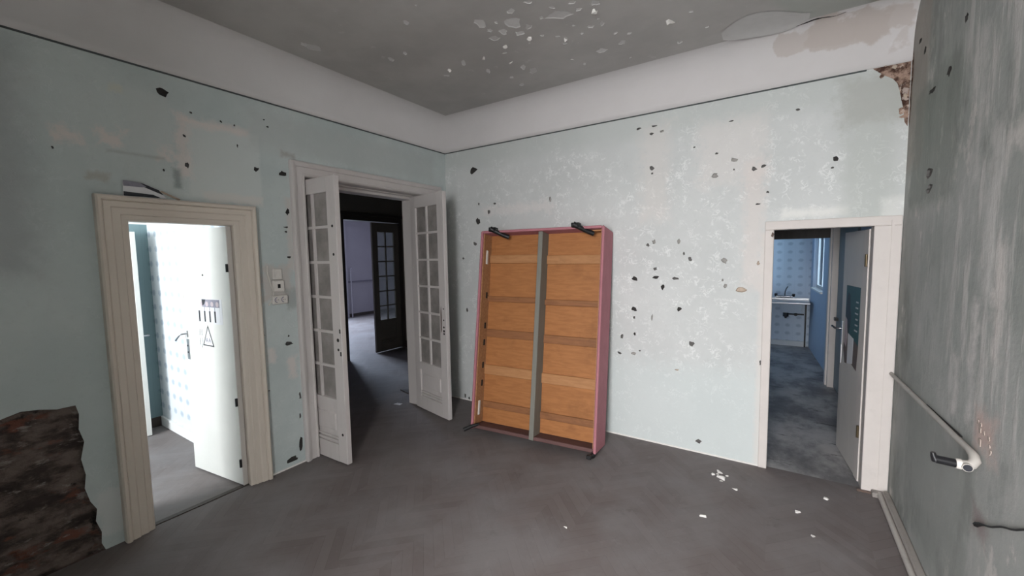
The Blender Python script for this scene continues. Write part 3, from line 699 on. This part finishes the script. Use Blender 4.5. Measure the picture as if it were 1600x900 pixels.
# ---------------------------------------------------------------- hall and the room beyond it
HX = -2.75
fH = lambda u, v, d: (HX-d, u, v)
struct(slab('wall_hall_far', fH, [(-2.155,0),(.47,0),(.47,2.40),(1.68,2.40),(1.68,0),(1.8,0),(1.8,3.1),(-2.155,3.1)], 'hall_wall', .12))
struct(MB().box((HX-.12,1.74,0),(-.02,1.84,3.1)).build('wall_hall_side', 'hall_wall'))
struct(MB().box((HX,-2.165,0),(-.10,-2.075,3.1)).build('wall_hall_near', 'hall_dark'))
struct(MB().box((HX-.12,-2.165,3.1),(-.02,1.84,3.2)).build('ceiling.002', 'hall_dark'))
struct(MB().box((-.11,0,0),(-.02,1.74,3.1)).build('wall_hall_room_side', 'hall_wall'))
struct(MB().box((HX,1.722,0),(-.11,1.74,.12)).build('baseboard_hall', 'dark_wood'))
d4 = struct(empty('door_4', (0,0,0)), 'dark double door across the hall with one glazed leaf shut')
q = MB(); q.box((HX-.12,.40,0),(HX+.04,.475,2.48),None,.004); q.build('door_post', 'dark_wood', d4)
q = MB(); q.box((HX-.12,1.665,0),(HX+.03,1.74,2.48),None,.004); q.build('door_post', 'dark_wood', d4)
q = MB(); q.box((HX-.12,.475,2.395),(HX+.04,1.665,2.48),None,.004); q.box((HX+.0,.36,2.48),(HX+.06,1.74,2.53),None,.006); q.build('door_head', 'dark_wood', d4)
gl4 = glazed_leaf(d4, 'door_leaf', 'hall_wall', 2.37, .61, .04, 6, .585, .17, (.12,.12), .022, True, 'dusty_glass')
place(gl4, (HX-.03,1.665,.012), math.radians(-90))
MB().box((.565,-.012,.90),(.595,.002,1.13)).build('lock_plate', 'black_gap', gl4)
FX = -7.3
fX = lambda u, v, d: (FX-d, u, v)
struct(slab('wall_far_room', fX, [(-1,0),(8,0),(8,3.1),(-1,3.1)], 'lilac', .1, [[(1.2,.85),(3.0,.85),(3.0,2.65),(1.2,2.65)]]), 'lilac-white wall of the bright room beyond the hall')
struct(MB().box((FX,8.0,0),(HX-.12,8.1,3.1)).build('wall_far_room_side', 'lilac'))
struct(MB().box((FX,-1.1,0),(HX-.12,-1.0,3.1)).build('wall_far_room_near', 'lilac'))
struct(MB().box((HX-.22,1.8,0),(HX-.12,8.0,3.1)).build('wall_far_room_hall_side', 'lilac'))
struct(MB().box((FX-.1,-1.1,3.1),(HX-.12,8.1,3.2)).build('ceiling.003', 'lilac'))
struct(MB().box((FX,-1,0),(FX+.02,8,.09)).build('baseboard_far_room', 'dark_wood'))
struct(MB().box((FX,-1,1.02),(FX+.03,8,1.07)).build('trim_6', 'rail_grey'), 'grey-blue rail along the wall of the far room')
q = MB(); q.box((FX,3.30,0),(FX+.10,3.66,3.1)); struct(q.build('trim_7', 'lilac'))
q = MB(); q.tube([(FX+.14,3.74,.0),(FX+.14,3.74,1.42)], .018, 8); q.tube([(FX+.14,3.74,1.42),(FX+.12,3.80,1.46)], .015, 8)
tag(q.build('heating_pipe', 'lilac'), 'thin painted pipe rising by the wall of the far lit room', 'pipe')

# ---------------------------------------------------------------- kitchen beyond the right doorway
kwx = lambda y: 4.035-(y-2.6)*.0607
def fK(u, v, d):  # right wall of the kitchen, slightly askew
    return (kwx(u)+d, u, v)
struct(MB().box((1.9,5.32,0),(4.1,5.42,2.7)).build('wall_kitchen_far', 'kdots'), 'blue-white kitchen wall with dotted paper behind the sink')
struct(slab('wall_kitchen_right', fK, [(.10,0),(5.36,0),(5.36,2.7),(.10,2.7)], 'kblue', .12, [[(3.98,1.10),(5.05,1.10),(5.05,2.35),(3.98,2.35)]]))
struct(MB().box((1.9,.10,0),(2.0,5.32,2.7)).build('wall_kitchen_left', 'kdots'))
struct(MB().box((1.9,.10,2.7),(4.2,5.42,2.8)).build('ceiling.004', 'lilac'))
struct(MB().box((.0,.10,-.0),(1.9,.12,2.7)).build('wall_kitchen_back', 'hall_dark'))
q = MB(); q.prism([fK(3.98,1.085,-.03),fK(5.05,1.085,-.03),fK(5.05,1.085,.10),fK(3.98,1.085,.10)], (0,0,.025)); wk = struct(empty('window_2', (0,0,0)), 'tall kitchen window bright with daylight')
q.build('window_sill', 'room_white', wk)
q = MB()
for a, b, c, d in ((3.98,4.03,1.11,2.35),(5.0,5.05,1.11,2.35),(3.98,5.05,1.11,1.16),(3.98,5.05,2.30,2.35),(4.49,4.54,1.16,2.30)):
    q.prism([fK(a,c,.055),fK(b,c,.055),fK(b,d,.055),fK(a,d,.055)], (.04,0,0))
q.build('window_frame', 'enamel', wk)
for a, b in ((4.03,4.49),(4.54,5.0)): MB().prism([fK(a,1.16,.07),fK(b,1.16,.07),fK(b,2.30,.07),fK(a,2.30,.07)], (.004,0,0)).build('window_pane', 'glass', wk)
# partition between passage and kitchen
kp = struct(empty('door_5', (0,0,0)), 'frame between passage and kitchen with head coloured dark for backlit shade')
MB().box((2.0,2.82,1.905),(4.0,2.95,2.7)).build('door_head', 'dark_wood', kp)  # dark wood colour carries the dimness of the backlit head
q = MB(); q.box((3.945,2.72,0),(4.03,2.80,2.7),None,.005); q.box((3.925,2.80,0),(4.03,2.95,2.7),None,.005); q.build('door_post', 'kitchen_paint', kp)
# grey-green cupboard door in the passage wall
d7 = struct(empty('door_7', (0,0,0)), 'grey-green door in the passage wall')
q = MB(); q.prism([fK(1.75,0.02,-.02),fK(2.70,0.02,-.02),fK(2.70,2.1,-.02),fK(1.75,2.1,-.02)], (.02,0,0)); lf7 = q.build('door_leaf', 'grey_green', d7)
q = MB(); q.box((kwx(2.6)-.055,2.56,.88),(kwx(2.6)-.018,2.66,.915)); q.build('door_handle', 'black_plastic', lf7)
for z in (1.25,1.47): MB().box((kwx(2.1)-.026,1.95,z),(kwx(2.1)-.018,2.35,z+.008)).build('panel_edge', 'kblue', lf7)
# skirting of passage
struct(MB().prism([fK(.75,0,-.012),fK(2.72,0,-.012),fK(2.72,0,0),fK(.75,0,0)], (0,0,.06)).build('baseboard_passage', 'dark_wood'))

# sink on its worktop
sk = empty('kitchen_sink', (3.45,5.04,0), 0, 'steel kitchen sink with basin and taps under the dotted wall', 'sink')
MB().box((-.75,-.26,.825),(.40,.275,.855),None,.006).build('worktop', 'steel', sk)
q = MB(); q.add([(-.05,-.20,.83),(.30,-.20,.83),(.30,.16,.83),(-.05,.16,.83),(-.01,-.16,.66),(.26,-.16,.66),(.26,.12,.66),(-.01,.12,.66)], [(0,1,5,4),(1,2,6,5),(2,3,7,6),(3,0,4,7),(4,5,6,7)]); q.build('basin', 'basin', sk)
q = MB(); q.box((-.75,.24,.855),(.40,.275,.885)); q.build('upstand', 'steel', sk)
q = MB(); q.tube([(.06,.02,.66),(.06,.02,.60),(.06,.05,.55),(.06,.09,.56),(.06,.11,.60),(.06,.275,.60)], .022, 10); q.tube([(.06,.02,.645),(.06,.02,.57)], .045, 12); q.tube([(.06,.10,.605),(.33,.10,.605)], .012, 8); q.build('waste_trap', 'black_plastic', sk)
MB().tube([(.21,.14,.595),(.21,.20,.595)], .03, 10).build('stop_valve', 'black_plastic', sk)
q = MB(); q.tube([(-.10,.20,.91),(.16,.20,.91)], .020, 10); q.tube([(-.02,.20,.90),(-.02,.275,.90)], .014, 8); q.tube([(.09,.20,.90),(.09,.275,.90)], .014, 8); q.build('tap_body', 'chrome', sk)
MB().tube([(.035,.20,.91),(.04,.18,1.0),(.055,.15,1.06),(.075,.10,1.10)], .011, 8).build('spout', 'chrome', sk)
for x in (-.10,.17):
    q = MB(); q.tube([(x,.20,.915),(x,.185,.96)], [.018,.026], 8); q.build('tap_knob', 'black_plastic', sk)
for x in (-.60,.36):
    MB().box((x-.012,.20,0),(x+.012,.24,.825)).build('support', 'iron', sk)
struct(MB().box((2.0,5.27,0),(3.83,5.32,.09)).build('baseboard_kitchen', 'enamel'))

# leaf of the kitchen doorway, with its poster
kl = .66
q = MB(); q.box((0,0,0),(kl,.036,1.885),None,.003); l3 = q.build('door_leaf', 'leaf_grey', door3)
place(l3, (3.972,.104,.010), math.radians(96.2))          # +y local points to -x, towards the doorway
T3 = l3.matrix_basis.copy()
MB().box((0,.030,.0),(.10,.040,1.885)).build('hinge_stile', 'kitchen_paint', l3)
for z in (.38,1.66): MB().tube([(.012,.046,z-.045),(.012,.046,z+.045)], .010, 10).build('hinge', 'brass', l3)
MB().box((kl-.055,.036,.93),(kl-.02,.041,1.13)).build('lock_plate', 'steel', l3)
MB().tube([(kl-.035,.038,1.06),(kl-.035,.085,1.06),(kl+.06,.088,1.065)], .009, 8).build('door_handle', 'chrome', l3)
MB().box((kl-.048,.036,.76),(kl-.026,.040,.92)).build('paint_streak', 'paper', l3)
def l3empty(name, label, cat):
    o = empty(name, (0,0,0), 0, label, cat); o.matrix_world = T3 @ Matrix.Translation((0,.0365,0)); return o
kpz = l3empty('poster', 'torn teal poster with a dark figure on the grey kitchen door', 'poster')
def pgon(parent, name, mat, pts, d): return MB().prism([(x,0,z) for x,z in pts], (0,d,0)).build(name, mat, parent)
pgon(kpz, 'sheet', 'teal_ink', [(.145,1.45),(.53,1.445),(.53,1.08),(.145,1.0)], .0008)
pgon(kpz, 'torn_lower_half', 'brown_ink', [(.145,1.0),(.53,1.08),(.56,.90),(.50,.79),(.42,.80),(.35,.83),(.17,.80)], .0008)
pgon(kpz, 'printed_figure', 'dark_ink', [(.50,1.33),(.47,1.39),(.42,1.37),(.40,1.28),(.37,1.20),(.39,1.12),(.43,1.04),(.50,1.16),(.52,1.22)], .0014)
pgon(kpz, 'printed_arm', 'skin_ink', [(.52,1.18),(.47,1.16),(.45,1.02),(.48,.93),(.55,.96)], .0015)
pgon(kpz, 'white_block', 'paper', [(.27,1.035),(.43,1.055),(.43,.80),(.28,.83)], .0014)
for i in range(6): rect(kpz, 'printed_line', 'ink_pale', .185, .265-.01*(i % 3), 1.10+i*.045, 1.112+i*.045, .0013)

# ---------------------------------------------------------------- the upturned bed base leaning on the back wall
BX = dict(x=.8796, y=-.7332, a=.09431, w=1.2647, h=1.9726, t=.14489, d=.3222)
e = Vector((math.cos(BX['a']), math.sin(BX['a']), 0)); nn = Vector((-e.y, e.x, 0))
uu = Vector((0,0,math.cos(BX['t'])))+nn*math.sin(BX['t']); dn = nn*math.cos(BX['t'])-Vector((0,0,math.sin(BX['t'])))
TB = Matrix(((e.x,dn.x,uu.x,BX['x']),(e.y,dn.y,uu.y,BX['y']),(e.z,dn.z,uu.z,BX['d']*math.sin(BX['t'])+.002),(0,0,0,1)))
bed = empty('bed_base', (0,0,0), 0, 'upturned bed base with faded pink sides and amber slatted underside leaning on the wall', 'bed base'); bed.matrix_world = TB
Wb, Hb, Db = BX['w'], BX['h'], BX['d']; th = .024
# local: x across, y into the wall, z up the leaning frame
q = MB(); q.box((0,0,0),(th,Db,Hb),None,.010); q.build('side_board', 'pink', bed)
q = MB(); q.box((Wb-th,0,0),(Wb,Db,Hb),None,.010); q.build('side_board', 'pink', bed)
q = MB(); q.box((th,0,Hb-th),(Wb-th,Db,Hb),None,.006); q.build('end_board', 'pink', bed)
q = MB(); q.box((th,.030,.006),(Wb-th,Db,.040),None,.006); q.build('end_board', 'worn_shaded_pink', bed)
PD = .175
q = MB(); q.box((th,PD,.045),(.655,PD+.010,Hb-th)); q.build('underside_panel', 'ply', bed)
q = MB(); q.box((.660,PD,.045),(Wb-th,PD+.010,Hb-th)); q.build('underside_panel', 'ply', bed)
q = MB(); q.box((th,.03,.045),(th+.012,PD,Hb-th)); q.build('inner_board', 'inner_side', bed)
q = MB(); q.box((Wb-th-.012,.03,.045),(Wb-th,PD,Hb-th)); q.build('inner_board', 'inner_side', bed)
for z, h_, mt, pr_ in ((1.705,.085,'slat',.022),(1.295,.055,'slat_dark',.030),(.945,.080,'slat_dark',.016),(.575,.095,'slat',.022),(.225,.065,'slat_dark',.016)):
    for x0, x1, dz in ((th+.012,.632,0),(.668,Wb-th-.012,-.012)):
        q = MB(); q.box((x0,PD-pr_,z-h_/2+dz),(x1,PD,z+h_/2+dz),None,.004); q.build('slat', mt, bed)
q = MB(); q.box((.630,.022,.006),(.676,PD,Hb-th-.002),None,.004); q.build('centre_rail', 'rail_wood', bed)
for z in (1.715,.200):
    q = MB(); q.box((th+.012,.070,z-.07),(th+.024,.100,z+.07),None,.003); q.build('plastic_bracket', 'plastic', bed)
for z in (1.33,1.02,.85,.62,.44): 
    q = MB(); q.box((th+.012,.11,z-.03),(th+.016,.135,z+.03)); q.build('slat_slot', 'black_gap', bed)
q = MB(); q.box((Wb-th-.115,.055,Hb-th-.016),(Wb-th-.012,.105,Hb-th-.004)); q.build('pale_wedge', 'slat', bed)
def foot(x, z, sx, sz):
    f = MB(); f.box((-.050,-.030,-.008),(.012,.020,.022),None,.003)
    f.tube([(-.035,-.024,.012),(.0,-.010,-.004),(.05,.03,-.028),(.095,.055,-.042)], [.020,.018,.016,.018], 8)
    T = Matrix.Translation((x,0,z)) @ Matrix.Diagonal((sx*1.25,1.25,sz*1.35,1))
    for i in range(len(f.v)): f.v[i] = tuple(T @ Vector(f.v[i]))
    return f.build('foot', 'iron', bed)
foot(.175, Hb-.005, 1, 1); foot(1.035, Hb-.002, 1, 1)
q = MB(); q.tube([(.075,.05,.050),(.02,.0,.030),(-.040,-.050,-.004)], [.014,.018,.020], 8); q.build('foot', 'iron', bed)
q = MB(); q.tube([(Wb-.020,.06,.02),(Wb-.022,.0,-.006),(Wb-.045,-.045,-.012)], [.020,.022,.020], 8); q.box((Wb-.06,-.06,-.024),(Wb-.02,-.03,.010),None,.004); q.build('foot', 'iron', bed)

# ---------------------------------------------------------------- switches beside the left doorway
def wallthing(name, y, z, label, cat): return empty(name, (0,y,z), 0, label, cat)
s1 = wallthing('light_switch', -2.053, 1.632, 'small square white wall switch, topmost of the column', 'switch')
MB().box((0,-.034,-.042),(.022,.034,.042),None,.004).build('switch_plate', 'plastic', s1)
MB().box((.022,-.016,-.020),(.027,.016,.020),None,.002).build('rocker', 'plastic', s1)
s2 = wallthing('switch_box', -2.052, 1.535, 'white wall plate with a dark square hole in the middle', 'switch')
MB().box((0,-.046,-.046),(.030,.046,.046),None,.008).build('switch_plate', 'plastic', s2)
MB().box((.0295,-.011,-.016),(.031,.011,.016)).build('empty_slot', 'black_gap', s2)
s3 = wallthing('power_socket', -2.046, 1.425, 'white double power socket at the bottom of the switches', 'socket')
MB().box((0,-.060,-.036),(.032,.060,.036),None,.007).build('socket_plate', 'plastic', s3)
for y in (-.026,.026):
    pts = [(.0335, y+math.cos(a)*.020, math.sin(a)*.020) for a in [math.pi*.55+k*math.pi*.9/10 for k in range(11)]]
    o_ = MB().tube(pts, .0032, 6); o_.build('socket_rim', 'ink_grey', s3)
    for z in (-.008,.008): MB().tube([(.031,y+z*.9,0),(.0335,y+z*.9,0)], .003, 6).build('contact_hole', 'black_gap', s3)
tag(MB().tube([(.006,-2.125,1.70),(.010,-2.128,1.64),(.008,-2.105,1.55),(.012,-2.090,1.49),(.008,-2.098,1.43),(.004,-2.13,1.385)], .0055, 8).build('cable', 'plastic'), 'loose pale cable hanging between the beige casing and the sockets', 'cable')
# torn paper stuck above the left doorway
tp = empty('torn_paper', (0,-2.83,2.165), 0, 'torn dark and white printed paper stuck above the left doorway', 'paper')
q = MB(); q.prism([(.006,-.115,-.010),(.020,-.115,.085),(.020,-.03,.080),(.014,.06,.045),(.006,.10,-.006)], (.0015,0,0)); q.build('sheet', 'paper', tp)
q = MB(); q.prism([(.0085,-.112,-.008),(.0115,-.112,.018),(.0115,.03,.012),(.009,.07,-.005)], (.0012,0,0)); q.build('printed_band', 'dark_ink', tp)
q = MB(); q.prism([(.020,-.113,.050),(.0225,-.113,.084),(.0225,-.03,.079),(.018,.02,.062),(.0185,-.02,.052)], (.0012,0,0)); q.build('printed_band', 'ink_grey', tp)
q = MB(); q.prism([(.0185,-.02,.056),(.0225,-.03,.078),(.015,.06,.044),(.012,.085,.014)], (.0012,0,0)); q.build('printed_band', 'dark_ink', tp)
q = MB(); q.prism([(.012,.06,.035),(.020,.075,.040),(.022,.17,-.004),(.008,.165,-.012)], (.002,0,0)); q.build('paper_curl', 'plaster_tan', tp)

# ---------------------------------------------------------------- pipes on the right wall
gp = empty('gas_pipe', (RW,0,.9), 0, 'painted grey pipe along the right wall ending in a broken elbow', 'pipe')
q = MB(); q.tube([(-.020,-.02,-.012),(-.020,-1.44,.030)], .012, 10); q.build('pipe_run', 'pipe_paint', gp)
q = MB(); q.tube([(-.020,-1.43,.030),(-.020,-1.480,.026),(-.022,-1.502,.012),(-.032,-1.508,-.002),(-.048,-1.506,-.008),(-.064,-1.505,-.009)], [.012,.016,.018,.018,.018,.018], 12); q.build('elbow', 'pipe_paint', gp)
q = MB(); q.tube([(-.048,-1.505,-.009),(-.048,-1.530,-.010)], .0165, 14); q.build('open_end', 'pipe_paint', gp)
q = MB(); q.tube([(-.048,-1.529,-.010),(-.048,-1.5315,-.010)], .0135, 14); q.build('dark_bore', 'dark_ink', gp)
q = MB(); q.tube([(-.060,-1.505,-.009),(-.076,-1.505,-.009)], [.0205,.0195], 12); q.build('collar', 'plastic', gp)
q = MB(); q.tube([(-.075,-1.505,-.009),(-.134,-1.505,-.006)], [.0165,.0165], 12); q.tube([(-.131,-1.505,-.012),(-.139,-1.505,.006),(-.142,-1.505,.020)], [.015,.011,.008], 8); q.build('handle_grip', 'black_plastic', gp)
q = MB(); q.tube([(-.010,-.80,.016),(-.010,-1.30,.036)], .0045, 6); q.build('dark_gap', 'black_gap', gp)
for k in range(9):
    q = MB(); y, z = -1.50+random.uniform(-.10,.07), .97+random.uniform(-.02,.10); s_ = random.uniform(.012,.03)
    q.prism([fR(a,b,-.002) for a,b in ragged(y,z,s_,s_)], (-random.uniform(.001,.0035),0,0)); q.build('plaster_crust', 'crust', wr)
q = MB(); cw = [(RW-.006,-1.50-k*.034,.655+.018*k+.003*math.sin(k*1.3)) for k in range(16)]
q.tube(cw, [.010,.007]+[.0035]*14, 6); tag(q.build('cut_wire', 'iron'), 'thin dark wire sticking out low on the right wall', 'wire')
# floor pipe / skirting at the right wall
q = MB(); q.box((RW-.040,FY,0),(RW,-.06,.055),None,.008); struct(q.build('baseboard_right', 'skirt_paint'), 'grey-brown skirting along the right wall')
q = MB(); q.box((RW-.095,-.085,0),(RW-.03,-.024,.035),None,.006); struct(q.build('trim_8', 'skirt_paint'))
q = MB(); q.tube([(RW-.052,-.05,.022),(RW-.052,FY+.02,.022)], .016, 10); tag(q.build('floor_pipe', 'pipe_paint'), 'painted pipe lying along the foot of the right wall', 'pipe')
q = MB(); q.box((KX1-.03,-.045,0),(RW-.09,-.020,.014),None,.004); struct(q.build('trim_9', 'brown_ink'))
# skirting lines under back and left walls
q = MB(); q.box((.0,-.007,0),(KX0-.056,0,.012)); struct(q.build('baseboard_back', 'white_chip'))
q = MB(); q.box((0,LD1+.135,0),(.007,DD0-.118,.012)); struct(q.build('baseboard_left', 'white_chip'))

# ---------------------------------------------------------------- crumbs of plaster on the floor
DEB = [(3.05,-.277,.028),(3.012,-.335,.018),(3.064,-.367,.034),(3.17,-.477,.02),(3.722,-.279,.02),(3.555,-.56,.022),(3.024,-.935,.025),(2.293,-1.515,.015),(3.072,-.41,.014),(3.035,-.31,.012),(3.62,-.80,.014),(3.10,-.30,.012)]
DL = ['white plaster chip nearest the back wall by the kitchen door','small white plaster chip left of the largest crumb','largest white plaster crumb on the floor near the kitchen door','plaster chip in front of the left casing foot of the kitchen door',
      'plaster chip in front of the middle of the kitchen doorway','lone plaster chip on the parquet before the kitchen doorway','bright plaster chip alone in the middle of the right floor','tiny white crumb in front of the bed base',
      'tiny crumb just in front of the largest plaster crumb','tiny crumb behind the largest plaster crumb','tiny crumb nearest the viewer in front of the kitchen doorway','tiny crumb right of the white chip by the back wall']
for (x,y,s), lb in zip(DEB, DL):
    bm = bmesh.new(); pts = [Vector((random.uniform(-1,1)*s, random.uniform(-.8,.8)*s, random.choice((0,1))*s*random.uniform(.3,.6))) for _ in range(14)]
    for p in pts: bm.verts.new(p)
    h = bmesh.ops.convex_hull(bm, input=bm.verts[:]); bmesh.ops.delete(bm, geom=list({g for g in h['geom_interior']+h['geom_unused'] if isinstance(g, bmesh.types.BMVert)}), context='VERTS')
    zmin = min(v.co.z for v in bm.verts); me = bpy.data.meshes.new('plaster_crumb')
    for v in bm.verts: v.co.z -= zmin
    bm.to_mesh(me); bm.free(); me.materials.append(M['white_chip'])
    o = bpy.data.objects.new('plaster_crumb', me); C.objects.link(o); o.location = (x,y,0); tag(o, lb, 'plaster', 'plaster crumbs on the parquet')
q = MB(); q.prism([(-.42,-.57,.001),(-.33,-.55,.001),(-.34,-.50,.001),(-.41,-.52,.001)], (0,0,.003)); tag(q.build('paper_scrap', 'paper'), 'white paper scrap on the hall floor in the wide doorway', 'paper')
q = MB(); q.prism([(-.75,-.17,.001),(-.55,-.22,.001),(-.42,-.10,.001),(-.55,-.06,.001)], (0,0,.012)); tag(q.build('wood_scrap', 'dark_wood'), 'dark flat scrap on the hall floor behind the right glazed leaf', 'scrap')
